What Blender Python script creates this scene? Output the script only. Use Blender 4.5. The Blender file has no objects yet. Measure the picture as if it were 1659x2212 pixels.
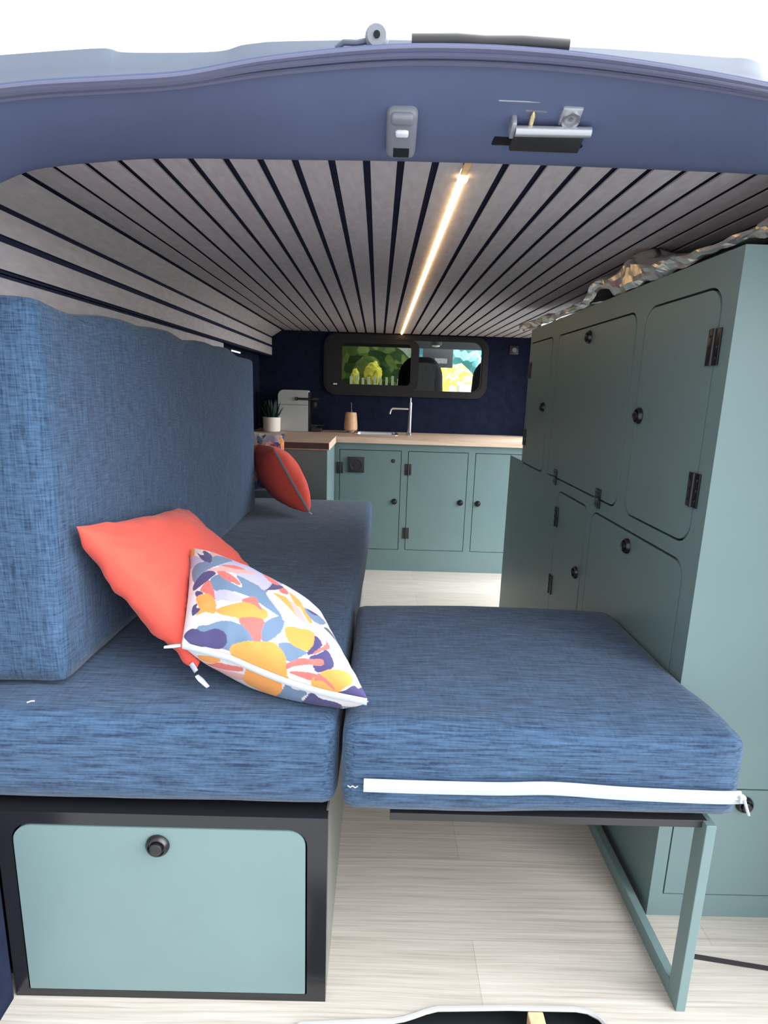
import bpy, bmesh, math, random
from mathutils import Vector, Matrix, noise
random.seed(7)
SC = bpy.context.scene
COL = SC.collection
V = Vector
PI = math.pi

# ------------------------------------------------------------------ materials
def new_mat(name):
    m = bpy.data.materials.new(name); m.use_nodes = True
    nt = m.node_tree
    return m, nt, nt.nodes['Principled BSDF']

def setp(b, **k):
    names = {'base': 'Base Color', 'rough': 'Roughness', 'metal': 'Metallic', 'spec': 'Specular IOR Level',
             'sheen': 'Sheen Weight', 'coat': 'Coat Weight', 'emis': 'Emission Color', 'estr': 'Emission Strength'}
    for a, v in k.items():
        if a in ('base', 'emis') and len(v) == 3: v = (*v, 1)
        b.inputs[names[a]].default_value = v

def N(nt, t, **k):
    n = nt.nodes.new(t)
    for a, v in k.items():
        if hasattr(n, a): setattr(n, a, v)
        else: n.inputs[a].default_value = v
    return n

def ramp(nt, fac, stops, interp='LINEAR'):
    r = nt.nodes.new('ShaderNodeValToRGB'); r.color_ramp.interpolation = interp
    el = r.color_ramp.elements
    while len(el) < len(stops): el.new(.5)
    for e, (p, c) in zip(el, stops): e.position = p; e.color = (*c, 1)
    nt.links.new(fac, r.inputs[0]); return r.outputs[0]

def objco(nt, scale, rot=(0, 0, 0)):
    tc = nt.nodes.new('ShaderNodeTexCoord'); mp = nt.nodes.new('ShaderNodeMapping')
    mp.inputs['Scale'].default_value = scale; mp.inputs['Rotation'].default_value = rot
    nt.links.new(tc.outputs['Object'], mp.inputs['Vector']); return mp.outputs[0]

def bump(nt, b, h, strength, dist=.002):
    bp = N(nt, 'ShaderNodeBump', Strength=strength, Distance=dist)
    nt.links.new(h, bp.inputs['Height']); nt.links.new(bp.outputs[0], b.inputs['Normal'])

def mixrgb(nt, fac, a, b, mode='MIX'):
    n = nt.nodes.new('ShaderNodeMix'); n.data_type = 'RGBA'; n.blend_type = mode
    for s, i in ((fac, 0), (a, 6), (b, 7)):
        if isinstance(s, (float, int)): n.inputs[i].default_value = s
        elif isinstance(s, tuple): n.inputs[i].default_value = (*s, 1)
        else: nt.links.new(s, n.inputs[i])
    return n.outputs[2]

def paint(name, c, rough=.45, spec=.4, metal=0, var=.05, scale=6, bumpy=0):
    m, nt, b = new_mat(name); setp(b, rough=rough, spec=spec, metal=metal)
    nz = N(nt, 'ShaderNodeTexNoise', Scale=1.0, Detail=4.0)
    nt.links.new(objco(nt, (scale,) * 3), nz.inputs['Vector'])
    lo = tuple(x * (1 - var) for x in c); hi = tuple(min(1, x * (1 + var)) for x in c)
    nt.links.new(ramp(nt, nz.outputs[0], [(.3, lo), (.7, hi)]), b.inputs['Base Color'])
    if bumpy:
        n2 = N(nt, 'ShaderNodeTexNoise', Scale=1.0, Detail=2.0)
        nt.links.new(objco(nt, (400,) * 3), n2.inputs['Vector'])
        bump(nt, b, n2.outputs[0], bumpy, .001)
    return m

def streak_fabric(name, dark, light, sa, sb, wa=.5):
    """melange weave: two sets of fine streaks"""
    m, nt, b = new_mat(name); setp(b, rough=.88, spec=.12, sheen=.12)
    n1 = N(nt, 'ShaderNodeTexNoise', Scale=1.0, Detail=3.0, Roughness=.6)
    nt.links.new(objco(nt, sa), n1.inputs['Vector'])
    n2 = N(nt, 'ShaderNodeTexNoise', Scale=1.0, Detail=3.0, Roughness=.6)
    nt.links.new(objco(nt, sb), n2.inputs['Vector'])
    mx = N(nt, 'ShaderNodeMix'); mx.inputs[0].default_value = wa
    nt.links.new(n1.outputs[0], mx.inputs[2]); nt.links.new(n2.outputs[0], mx.inputs[3])
    mid = tuple((p + q) / 2 for p, q in zip(dark, light))
    nt.links.new(ramp(nt, mx.outputs[0], [(.33, dark), (.5, mid), (.69, light)]), b.inputs['Base Color'])
    bump(nt, b, mx.outputs[0], .5, .002)
    return m

M = {}
ND, NL = (.0120, .0235, .052), (.062, .118, .207)
M['navy_x'] = streak_fabric('navy melange streaks across', ND, NL, (18, 340, 340), (170, 36, 170), .24)
M['navy_z'] = streak_fabric('navy melange crosshatch', ND, NL, (52, 34, 420), (340, 340, 24), .5)
M['teal'] = paint('sage teal painted board', (.134, .200, .204), .42, .35, var=.03, bumpy=.04)
M['teal_edge'] = M['teal']
M['black'] = paint('black lacquered board', (.012, .012, .015), .2, .5)
M['grey_board'] = paint('grey green board edge panel', (.15, .155, .14), .35, .5)
M['frame_black'] = paint('black window frame plastic', (.010, .009, .012), .5, .35)
M['void'] = paint('unlit dark interior board', (.012, .016, .018), .9, .1)
M['black_plastic'] = paint('black plastic', (.008, .008, .010), .3, .5)
M['dark_metal'] = paint('dark powder coated metal', (.021, .020, .022), .4, .5)
M['groove'] = paint('navy felt behind the slats', (.022, .026, .055), .95, .1)
M['navy_wall'] = paint('navy felt wall lining', (.010, .014, .032), .95, .1, bumpy=.3, scale=30, var=.2)
M['navy_vinyl'] = paint('navy painted header steel', (.085, .108, .20), .5, .4, var=.06)
M['rubber'] = paint('violet grey seal rubber', (.10, .105, .17), .6, .3)
M['body_paint'] = paint('pale silver blue body paint', (.085, .102, .135), .5, .25)
M['grey_plastic'] = paint('grey plastic', (.16, .17, .20), .5, .4)
M['pale_plastic'] = paint('pale plastic lens', (.55, .58, .66), .3, .5)
M['zinc'] = paint('zinc plated steel', (.42, .44, .48), .35, .5, metal=.6)
M['brass'] = paint('bright brass pin', (.9, .75, .40), .25, .5, metal=.7)
M['steel'] = paint('brushed stainless steel', (.55, .55, .56), .3, .5, metal=.9)
M['chrome'] = paint('gunmetal chrome', (.30, .31, .33), .18, .5, metal=.9)
M['white_tape'] = paint('white zip tape', (.42, .45, .50), .7, .2)
M['white_seal'] = paint('white floor edge strip', (.42, .42, .42), .6, .2)
M['ceramic'] = paint('cream ceramic', (.84, .78, .70), .6, .3)
M['leaf'] = paint('dark green leaf', (.012, .03, .022), .5, .4, var=.3)
M['soil'] = paint('potting soil', (.02, .014, .01), .95, .1)
M['machine_grey'] = paint('warm grey appliance shell', (.44, .46, .45), .4, .4)
M['bamboo'] = paint('bamboo wood shell', (.68, .42, .24), .45, .4, var=.12, scale=60)
M['clear_foot'] = paint('glassy foot', (.3, .28, .26), .15, .5)
M['seat_cloth'] = paint('black car seat cloth', (.012, .012, .014), .85, .2)
M['headliner'] = paint('pale grey headliner', (.34, .35, .37), .9, .1)
M['cab_grey'] = paint('grey cab plastic', (.10, .105, .115), .7, .2)
M['lamp_white'] = paint('white lamp glass', (.85, .85, .8), .3, .4)
M['label_white'] = paint('pale printed sticker', (.45, .45, .46), .6, .3, var=.5, scale=160)
M['asphalt'] = paint('grey asphalt', (.34, .34, .33), .9, .2, var=.06, scale=.5)
M['block_wood'] = paint('pine block', (.62, .44, .26), .7, .2, var=.15, scale=70)
M['tape_dark'] = paint('dark brown edge strip', (.035, .03, .035), .6, .3)
M['fence_paint'] = paint('weathered white paint', (.62, .60, .52), .8, .2)

def mk_slat():
    m, nt, b = new_mat('mauve grey felt slats'); setp(b, rough=.92, spec=.08)
    n = N(nt, 'ShaderNodeTexNoise', Scale=1.0, Detail=5.0)
    nt.links.new(objco(nt, (90, 25, 90)), n.inputs['Vector'])
    nt.links.new(ramp(nt, n.outputs[0], [(.3, (.405, .378, .392)), (.7, (.480, .450, .462))]), b.inputs['Base Color'])
    return m
M['slat'] = mk_slat()

def mk_wood(name, c0, c1, c2, sc, plank=None, wob=.014):
    m, nt, b = new_mat(name); setp(b, rough=.5, spec=.3)
    co = objco(nt, (1, 1, 1))
    w = N(nt, 'ShaderNodeTexNoise', Scale=3.0, Detail=2.0); nt.links.new(co, w.inputs['Vector'])
    add = N(nt, 'ShaderNodeVectorMath', operation='MULTIPLY_ADD')
    nt.links.new(w.outputs['Color'], add.inputs[0]); add.inputs[1].default_value = (wob, wob, wob); nt.links.new(co, add.inputs[2])
    mp = nt.nodes.new('ShaderNodeMapping'); mp.inputs['Scale'].default_value = sc; nt.links.new(add.outputs[0], mp.inputs['Vector'])
    g = N(nt, 'ShaderNodeTexNoise', Scale=1.0, Detail=6.0, Roughness=.62); nt.links.new(mp.outputs[0], g.inputs['Vector'])
    col = ramp(nt, g.outputs[0], [(.30, c0), (.48, c1), (.68, c2)])
    if plank:
        br = N(nt, 'ShaderNodeTexBrick', Scale=1.0); br.offset = .37; br.squash = 1
        br.inputs['Color1'].default_value = (1, 1, 1, 1); br.inputs['Color2'].default_value = (.90, .89, .88, 1)
        br.inputs['Mortar'].default_value = (.72, .68, .64, 1); br.inputs['Mortar Size'].default_value = .0007
        br.inputs['Brick Width'].default_value = plank[0]; br.inputs['Row Height'].default_value = plank[1]
        m2 = nt.nodes.new('ShaderNodeMapping'); m2.inputs['Location'].default_value = (plank[2], plank[3], 0)
        nt.links.new(co, m2.inputs['Vector']); nt.links.new(m2.outputs[0], br.inputs['Vector'])
        col = mixrgb(nt, 1.0, col, br.outputs['Color'], 'MULTIPLY')
    nt.links.new(col, b.inputs['Base Color'])
    bump(nt, b, g.outputs[0], .08, .001)
    return m
M['floor'] = mk_wood('pale ash vinyl planks', (.37, .33, .28), (.475, .44, .39), (.56, .53, .485), (3.6, 190, 1), (1.22, .19, .57, .06))
M['worktop'] = mk_wood('light oak worktop', (.48, .34, .24), (.63, .47, .355), (.72, .56, .44), (4, 60, 60))
M['worktop_shade'] = paint('worktop front edge painted dark as shade', (.075, .055, .05), .5, .3)  # shade on the return worktop's front, put into the colour

def mk_foil():
    m, nt, b = new_mat('crumpled silver foil'); setp(b, base=(.86, .84, .83), rough=.30, metal=1)
    n = N(nt, 'ShaderNodeTexNoise', Scale=1.0, Detail=4.0)
    nt.links.new(objco(nt, (9, 6, 9)), n.inputs['Vector']); bump(nt, b, n.outputs[0], .3, .02)
    return m
M['foil'] = mk_foil()

def mk_cotton(name, c):
    m, nt, b = new_mat(name); setp(b, base=c, rough=.85, spec=.12, sheen=.1)
    n = N(nt, 'ShaderNodeTexNoise', Scale=1.0, Detail=3.0)
    nt.links.new(objco(nt, (14, 14, 14)), n.inputs['Vector']); bump(nt, b, n.outputs[0], .35, .006)
    return m
M['coral'] = mk_cotton('coral red cotton', (.63, .085, .062))

def mk_led():
    m, nt, b = new_mat('warm white led diffuser'); setp(b, base=(.9, .8, .6), emis=(1, .62, .22), estr=LED_STRENGTH)
    return m
LED_STRENGTH = 12.0
M['led'] = mk_led()

def mk_glass(name, tint, refl=.06):
    m = bpy.data.materials.new(name); m.use_nodes = True; nt = m.node_tree; nt.nodes.clear()
    o = nt.nodes.new('ShaderNodeOutputMaterial'); tr = nt.nodes.new('ShaderNodeBsdfTransparent'); gl = nt.nodes.new('ShaderNodeBsdfGlossy')
    tr.inputs[0].default_value = (*tint, 1); gl.inputs['Roughness'].default_value = .01
    fr = N(nt, 'ShaderNodeFresnel', IOR=1.22); mx = nt.nodes.new('ShaderNodeMixShader')
    ad = N(nt, 'ShaderNodeMath', operation='ADD'); ad.inputs[1].default_value = refl
    nt.links.new(fr.outputs[0], ad.inputs[0]); nt.links.new(ad.outputs[0], mx.inputs[0])
    nt.links.new(tr.outputs[0], mx.inputs[1]); nt.links.new(gl.outputs[0], mx.inputs[2]); nt.links.new(mx.outputs[0], o.inputs[0])
    return m
M['glass'] = mk_glass('clear window glass', (.92, .95, .93), 0)
M['tint_glass'] = mk_glass('smoked sliding glass', (.36, .40, .34), -.01)

def mk_foliage(name, c0, c1, c2, s):
    m, nt, b = new_mat(name); setp(b, rough=.8, spec=.1)
    n = N(nt, 'ShaderNodeTexVoronoi', Scale=s)
    nt.links.new(objco(nt, (1, 1, 1)), n.inputs['Vector'])
    nt.links.new(ramp(nt, n.outputs['Color'], [(.2, c0), (.5, c1), (.8, c2)]), b.inputs['Base Color'])
    return m
M['yellow_leaf'] = mk_foliage('sunlit yellow foliage', (.55, .42, .04), (.85, .68, .10), (.9, .82, .35), 14)
M['teal_leaf'] = mk_foliage('blue green foliage', (.03, .12, .14), (.08, .25, .29), (.30, .52, .57), 9)
M['green_leaf'] = mk_foliage('dark green foliage', (.02, .04, .015), (.05, .09, .03), (.16, .19, .06), 8)

# ------------------------------------------------------------------ mesh helpers
def box(bm, x0, x1, y0, y1, z0, z1, bev=0, seg=2):
    r = bmesh.ops.create_cube(bm, size=1)
    vs = r['verts']
    for v in vs:
        v.co = V((x0 + (v.co.x + .5) * (x1 - x0), y0 + (v.co.y + .5) * (y1 - y0), z0 + (v.co.z + .5) * (z1 - z0)))
    if bev:
        es = list({e for v in vs for e in v.link_edges})
        bmesh.ops.bevel(bm, geom=es, offset=bev, segments=seg, affect='EDGES', profile=.5)
    return bm

def axes(n):
    n = V(n).normalized(); a = V((0, 0, 1)) if abs(n.z) < .9 else V((1, 0, 0))
    u = a.cross(n).normalized(); return u, n.cross(u), n

def lathe(bm, c, n, prof, seg=24, cap=True):
    u, w, n = axes(n); c = V(c); rings = []
    for r, h in prof:
        rings.append([bm.verts.new(c + n * h + (u * math.cos(2 * PI * i / seg) + w * math.sin(2 * PI * i / seg)) * r) for i in range(seg)])
    for a, b in zip(rings, rings[1:]):
        for i in range(seg): bm.faces.new((a[i], a[(i + 1) % seg], b[(i + 1) % seg], b[i]))
    if cap:
        bm.faces.new(rings[0][::-1]); bm.faces.new(rings[-1])
    return bm

def tube(bm, pts, r, seg=8, sx=1, sy=1, up=(0, 0, 1), cap=True):
    pts = [V(p) for p in pts]; rings = []
    for i, p in enumerate(pts):
        d = (pts[min(i + 1, len(pts) - 1)] - pts[max(i - 1, 0)]).normalized()
        a = d.cross(V(up)); a = a.normalized() if a.length > 1e-4 else d.orthogonal().normalized()
        b = a.cross(d)
        rr = r[i] if isinstance(r, (list, tuple)) else r
        rings.append([bm.verts.new(p + a * math.cos(2 * PI * k / seg) * rr * sx + b * math.sin(2 * PI * k / seg) * rr * sy) for k in range(seg)])
    for a, b in zip(rings, rings[1:]):
        for k in range(seg): bm.faces.new((a[k], a[(k + 1) % seg], b[(k + 1) % seg], b[k]))
    if cap: bm.faces.new(rings[0][::-1]); bm.faces.new(rings[-1])
    return bm

def rrect(u0, v0, u1, v1, r, seg=6):
    rs = r if isinstance(r, (tuple, list)) else (r,) * 4      # corners: u0v0, u1v0, u1v1, u0v1
    out = []
    for (cx, cy, sx, sy, a0), q in zip(((u0, v0, 1, 1, PI), (u1, v0, -1, 1, 1.5 * PI), (u1, v1, -1, -1, 0), (u0, v1, 1, -1, .5 * PI)), rs):
        if q < 1e-5: out.append((cx, cy)); continue
        for i in range(seg + 1):
            a = a0 + .5 * PI * i / seg
            out.append((cx + sx * q + q * math.cos(a), cy + sy * q + q * math.sin(a)))
    return out

def plate(bm, outer, holes, P0, U, W, Nn, t):
    """flat board with an outline and holes; front on the Nn side, thickness t behind it"""
    P0, U, W, Nn = V(P0), V(U), V(W), V(Nn)
    tb = bmesh.new(); edges = []; loops = []
    for lp in [outer] + list(holes):
        vs = [tb.verts.new((a, b, 0)) for a, b in lp]; loops.append(len(vs))
        for i in range(len(vs)): edges.append(tb.edges.new((vs[i], vs[(i + 1) % len(vs)])))
    bmesh.ops.triangle_fill(tb, use_beauty=True, use_dissolve=False, edges=edges)
    tb.verts.ensure_lookup_table(); tb.verts.index_update()
    flat = [(v.co.x, v.co.y) for v in tb.verts]; tris = [[v.index for v in f.verts] for f in tb.faces]; tb.free()
    F = [bm.verts.new(P0 + U * a + W * b) for a, b in flat]
    B = [bm.verts.new(P0 + U * a + W * b - Nn * t) for a, b in flat]
    for tr in tris:
        bm.faces.new([F[i] for i in tr]); bm.faces.new([B[i] for i in tr][::-1])
    s = 0
    for n in loops:
        for i in range(n):
            a, b = s + i, s + (i + 1) % n
            bm.faces.new((F[a], F[b], B[b], B[a]))
        s += n
    return bm

def cushion(x0, x1, y0, y1, z0, z1, r, puff=.012, amp=.003, step=.022, seed=0, warp=None, pf=(1, 1, 1, 1, 0, 1)):
    bm = bmesh.new(); d = {}
    nx, ny, nz = [max(3, int((b - a) / step)) for a, b in ((x0, x1), (y0, y1), (z0, z1))]
    lo = V((x0, y0, z0)); hi = V((x1, y1, z1)); cen = (lo + hi) / 2; half = (hi - lo) / 2
    def vert(i, j, k):
        key = (i, j, k)
        if key in d: return d[key]
        p = V((x0 + (x1 - x0) * i / nx, y0 + (y1 - y0) * j / ny, z0 + (z1 - z0) * k / nz))
        q = V([min(max(p[a], lo[a] + r), hi[a] - r) for a in range(3)])
        dl = p - q
        if dl.length > 1e-6:
            l = max(abs(dl.x), abs(dl.y), abs(dl.z)); p = q + dl.normalized() * min(l, r)
        t = [(p[a] - cen[a]) / half[a] for a in range(3)]
        for a in range(3):
            b_, c_ = [c for c in range(3) if c != a]
            if abs(t[a]) > .8:
                p[a] += math.copysign(puff, t[a]) * max(0, 1 - t[b_] ** 4) * max(0, 1 - t[c_] ** 4) * (1 if half[a] < .12 else .6) * pf[2 * a + (1 if t[a] > 0 else 0)]
        nn = noise.noise_vector(p * 5 + V((seed, 0, 0))) * amp + noise.noise_vector(p * 17 + V((0, seed, 0))) * amp * .35
        p = p + nn
        if warp: p = warp(p, t)
        d[key] = bm.verts.new(p); return d[key]
    def grid(f, n1, n2):
        for a in range(n1):
            for b in range(n2): bm.faces.new((f(a, b), f(a + 1, b), f(a + 1, b + 1), f(a, b + 1)))
    grid(lambda a, b: vert(a, b, 0), nx, ny); grid(lambda a, b: vert(a, b, nz), nx, ny)
    grid(lambda a, b: vert(a, 0, b), nx, nz); grid(lambda a, b: vert(a, ny, b), nx, nz)
    grid(lambda a, b: vert(0, a, b), ny, nz); grid(lambda a, b: vert(nx, a, b), ny, nz)
    return bm

# ------------------------------------------------------------------ object helpers
def thing(name, label, cat, loc=(0, 0, 0), group=None):
    o = bpy.data.objects.new(name, None); COL.objects.link(o); o.location = loc; o.empty_display_size = .05
    o['label'] = label; o['category'] = cat
    if group: o['group'] = group
    return o

def base_of(o):
    p = V((0, 0, 0))
    while o: p += o.location; o = o.parent
    return p

def obj(name, bm, mat, parent=None, smooth=False, org=None, label=None):
    """world-space bmesh -> one mesh object; vertices are stored relative to its origin"""
    if parent: o0 = base_of(parent)
    elif org is not None: o0 = V(org)
    else:
        xs = [v.co for v in bm.verts]
        o0 = V((sum(min(c[a] for c in xs) + max(c[a] for c in xs) for _ in (0,)) / 2 if a < 2 else min(c[2] for c in xs) for a in range(3)))
    bmesh.ops.recalc_face_normals(bm, faces=bm.faces)
    for v in bm.verts: v.co -= o0
    me = bpy.data.meshes.new(name); bm.to_mesh(me); bm.free()
    mats = mat if isinstance(mat, (list, tuple)) else [mat]
    for m in mats: me.materials.append(m)
    if smooth:
        for p in me.polygons: p.use_smooth = True
        if smooth != 'all': me.set_sharp_from_angle(angle=math.radians(42))
    o = bpy.data.objects.new(name, me); COL.objects.link(o)
    if parent: o.parent = parent
    else: o.location = o0
    if label: o['label'] = label
    return o

def tag(o, label, cat, group=None):
    o['label'] = label; o['category'] = cat
    if group: o['group'] = group
    return o

def struct(name, bm, mat, parent=None, smooth=False):
    o = obj(name, bm, mat, parent, smooth, org=(0, 0, 0) if not parent else None)
    if not parent: o['kind'] = 'structure'
    return o

def quad(bm, pts, mi=0):
    f = bm.faces.new([bm.verts.new(p) for p in pts]); f.material_index = mi; return f

def prism(bm, quad_pts, d, mi=0):
    """quad extruded along d"""
    d = V(d); a = [bm.verts.new(V(p)) for p in quad_pts]; b = [bm.verts.new(V(p) + d) for p in quad_pts]
    fs = [bm.faces.new(a), bm.faces.new(b[::-1])] + [bm.faces.new((a[i], a[(i + 1) % 4], b[(i + 1) % 4], b[i])) for i in range(4)]
    for f in fs: f.material_index = mi

def curve(pts, n):
    """Catmull-Rom resample"""
    pts = [V(p) for p in pts]; out = []
    for i in range(len(pts) - 1):
        p0, p1, p2, p3 = pts[max(i - 1, 0)], pts[i], pts[i + 1], pts[min(i + 2, len(pts) - 1)]
        for k in range(n):
            t = k / n
            out.append(.5 * (2 * p1 + (p2 - p0) * t + (2 * p0 - 5 * p1 + 4 * p2 - p3) * t * t + (3 * p1 - p0 - 3 * p2 + p3) * t ** 3))
    out.append(pts[-1]); return out

# ================================================================== SETTING
XC, YC, YK, YW, ZC = .5535, .953, 3.14, 3.584, 1.331

# floor with the latch notch at its rear edge
notch = [(-.76, .58), (-.115, .58), (-.112, .732), (-.101, .739), (.011, .746), (.045, .747), (.066, .751), (.085, .757), (.102, .763), (.122, .768), (.242, .772),
         (.352, .772), (.372, .769), (.388, .760), (.396, .748), (.40, .73), (.402, .58), (1.0, .58), (1.0, 3.6), (-.76, 3.6)]
bm = bmesh.new(); plate(bm, notch, [], (0, 0, 0), (1, 0, 0), (0, 1, 0), (0, 0, 1), .008)
struct('floor', bm, M['floor'])
bm = bmesh.new()
tube(bm, [(x, y - .002, .0005) for x, y in notch[2:17]], .0042, 6, up=(0, 0, 1))
struct('trim_1', bm, M['white_seal'], smooth=True)
bm = bmesh.new(); box(bm, -.2, .5, .50, .80, -.10, -.035)
struct('trim_2', bm, M['void'])
bm = bmesh.new(); box(bm, .272, .298, .60, .7675, -.0345, -.002, .002)
tag(obj('wood_block', bm, M['block_wood']), 'small pine block standing in the black latch recess at the floor edge', 'block')
bm = bmesh.new()
prism(bm, [(.585, .8755, .0002), (.80, .8405, .0002), (.80, .8315, .0002), (.583, .8655, .0002)], (0, 0, .0012))
struct('trim_3', bm, M['tape_dark'])

# ceiling: slats over a dark backing, chamfer and side slats on the left, chamfer on the right
gn = [.07, .019, -.032, -.084, -.139, -.191, -.243, -.297, -.352, -.412, -.471, -.533, -.600]
gf = [.057, .004, -.050, -.105, -.160, -.213, -.270, -.325, -.380, -.432, -.487, -.542, -.595]
rn = [.174, .230, .282, .336, .388, .440, .494, .549, .604, .658, .712, .766, .820, .874, .928, .99]
rf = [.165, .220, .274, .329, .383, .438, .492, .547, .601, .655, .709, .764, .818, .873, .927, .99]
gw = .0056
bm = bmesh.new()
LN, LF = gn[::-1] + rn, gf[::-1] + rf
for i in range(len(LN) - 1):
    a0, a1, b0, b1 = LN[i] + gw, LN[i + 1] - gw, LF[i] + gw, LF[i + 1] - gw
    if i == 12:                                   # the wide bay is split by the lamp channel
        for p0, p1, q0, q1 in ((a0, .1165 - .006, b0, .107 - .006), (.1165 + .006, a1, .107 + .006, b1)):
            prism(bm, [(p0, .80, ZC), (p1, .80, ZC), (q1, YW, ZC), (q0, YW, ZC)], (0, 0, .003))
    else:
        prism(bm, [(a0, .80, ZC), (a1, .80, ZC), (b1, YW, ZC), (b0, YW, ZC)], (0, 0, .003))
def side_slat(p, q, y1):                           # slat between two (x, z) points of the cross-section
    prism(bm, [(p[0], .80, p[1]), (q[0], .80, q[1]), (q[0], y1, q[1]), (p[0], y1, p[1])], (-.006, 0, .002))
side_slat((-.606, 1.330), (-.664, 1.292), YW)
side_slat((-.665, 1.283), (-.665, 1.243), YW)
side_slat((-.665, 1.230), (-.665, 1.185), YW)
side_slat((-.665, 1.170), (-.665, 1.120), 2.50)
# backing
box(bm, -.80, 1.02, .87, YW + .02, ZC + .008, ZC + .04)
prism(bm, [(-.61, .80, ZC + .009), (-.673, .80, 1.29), (-.673, YW, 1.29), (-.61, YW, ZC + .009)], (-.02, 0, .01))
prism(bm, [(-.673, .80, 1.295), (-.673, .80, 1.178), (-.673, YW, 1.178), (-.673, YW, 1.295)], (-.02, 0, 0))
prism(bm, [(-.673, .80, 1.18), (-.673, .80, 1.12), (-.673, 2.50, 1.12), (-.673, 2.50, 1.18)], (-.02, 0, 0))
bm.faces.ensure_lookup_table()
for f in bm.faces[-24:]: f.material_index = 1
struct('ceiling', bm, [M['slat'], M['groove']])

# walls
bm = bmesh.new()
plate(bm, [(.80, -.2), (YW + .03, -.2), (YW + .03, 1.36), (.80, 1.36)], [rrect(2.93, 1.163, 3.24, 1.177, .004)], (-.742, 0, 0), (0, 1, 0), (0, 0, 1), (1, 0, 0), .03)
struct('wall_left', bm, M['navy_wall'])
bm = bmesh.new()
plate(bm, [(.80, -.2), (2.46, -.2), (2.46, .75), (2.27, .75), (2.27, 1.27), (3.44, 1.27), (3.44, -.2), (YW + .03, -.2), (YW + .03, 1.36), (.80, 1.36)], [], (1.0, 0, 0), (0, 1, 0), (0, 0, 1), (-1, 0, 0), .03)
struct('wall_right', bm, M['navy_wall'])
bm = bmesh.new()
win_o = rrect(-.353, .964, .632, 1.322, .075, 8)
plate(bm, [(-.75, -.2), (1.02, -.2), (1.02, 1.36), (-.75, 1.36)], [rrect(-.335, .982, .612, 1.305, .06, 8)], (0, YW, 0), (1, 0, 0), (0, 0, 1), (0, -1, 0), .03)
struct('wall_front', bm, M['navy_wall'])

# bulkhead window
bm = bmesh.new()
plate(bm, win_o, [rrect(-.312, 1.004, .590, 1.292, .055, 8)], (0, YW - .016, 0), (1, 0, 0), (0, 0, 1), (0, -1, 0), .016)
plate(bm, rrect(-.340, .977, .618, 1.310, .068, 8), [rrect(-.320, .997, .598, 1.299, .058, 8)], (0, YW - .020, 0), (1, 0, 0), (0, 0, 1), (0, -1, 0), .006)
win = struct('window_1', bm, M['frame_black'])
bm = bmesh.new()
plate(bm, rrect(-.313, 1.003, .216, 1.293, .045, 8), [rrect(-.245, 1.030, .168, 1.270, .025, 8)], (0, YW - .006, 0), (1, 0, 0), (0, 0, 1), (0, -1, 0), .012)
obj('window_sash', bm, M['frame_black'], win)
bm = bmesh.new(); plate(bm, rrect(-.248, 1.027, .171, 1.273, .02), [], (0, YW + .0, 0), (1, 0, 0), (0, 0, 1), (0, -1, 0), .003)
obj('window_pane', bm, M['tint_glass'], win, label='smoked sliding pane')
bm = bmesh.new(); plate(bm, rrect(.15, 1.0, .595, 1.296, .04), [], (0, YW + .012, 0), (1, 0, 0), (0, 0, 1), (0, -1, 0), .003)
obj('window_pane', bm, M['glass'], win, label='clear fixed pane')
bm = bmesh.new(); box(bm, -.297, -.272, YW - .022, YW - .006, 1.022, 1.034, .003)
obj('window_latch', bm, M['steel'], win)

# rear opening: header lining, seal, roof edge, pillars
hb = [(-.75, .80, .60), (-.70, .80, .95), (-.66, .82, 1.08), (-.61, .83, 1.165), (-.575, .84, 1.205), (-.553, .84, 1.226), (-.533, .84, 1.244), (-.513, .84, 1.255), (-.476, .84, 1.269), (-.439, .84, 1.276), (-.390, .84, 1.282), (-.298, .84, 1.290),
      (-.122, .84, 1.294), (.036, .84, 1.297), (.251, .84, 1.298), (.502, .84, 1.296), (.70, .84, 1.290), (.88, .84, 1.262), (.98, .82, 1.18), (1.03, .80, 1.0)]
sl = [(-.66, .72, .60), (-.65, .72, .90), (-.62, .71, 1.08), (-.58, .70, 1.19), (-.54, .70, 1.24), (-.52, .70, 1.26), (-.50, .70, 1.278), (-.468, .70, 1.297), (-.418, .70, 1.304), (-.368, .70, 1.310), (-.294, .70, 1.316), (-.220, .70, 1.323),
      (-.121, .70, 1.341), (.026, .70, 1.356), (.198, .70, 1.354), (.404, .70, 1.332), (.56, .70, 1.30), (.80, .71, 1.24), (.90, .72, 1.14), (.93, .72, .98)]
hbc, slc = curve(hb, 6), curve(sl, 6)
bm = bmesh.new(); rows = []
def hdr_section(b, s):
    """section from the inner lip over the face to the seal"""
    out = [b + V((0, .02, .05)), b + V((0, .012, .004)), b + V((0, .004, .0))]
    for t in (.08, .25, .45, .65, .82, .94):
        p = b.lerp(s, t); p = p + V((0, -.006, -.006)) * math.sin(PI * t); out.append(p)
    out += [s + V((0, .0, .004)), s + V((0, .03, .010)), s + V((0, .06, .02))]
    return out
for b, s in zip(hbc, slc): rows.append([bm.verts.new(p) for p in hdr_section(b, s)])
for a, b in zip(rows, rows[1:]):
    for i in range(len(a) - 1): bm.faces.new((a[i], a[i + 1], b[i + 1], b[i]))
struct('trim_4', bm, M['navy_vinyl'], smooth='all')
bm = bmesh.new()
for k in range(3):
    tq = (.90, .955, 1.01)[k]
    tube(bm, [b.lerp(s, tq) + V((0, -.0035, -.0035)) for b, s in zip(hbc, slc)], .0027, 6, up=(0, 1, 0))
struct('trim_5', bm, M['rubber'], smooth=True)
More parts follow.
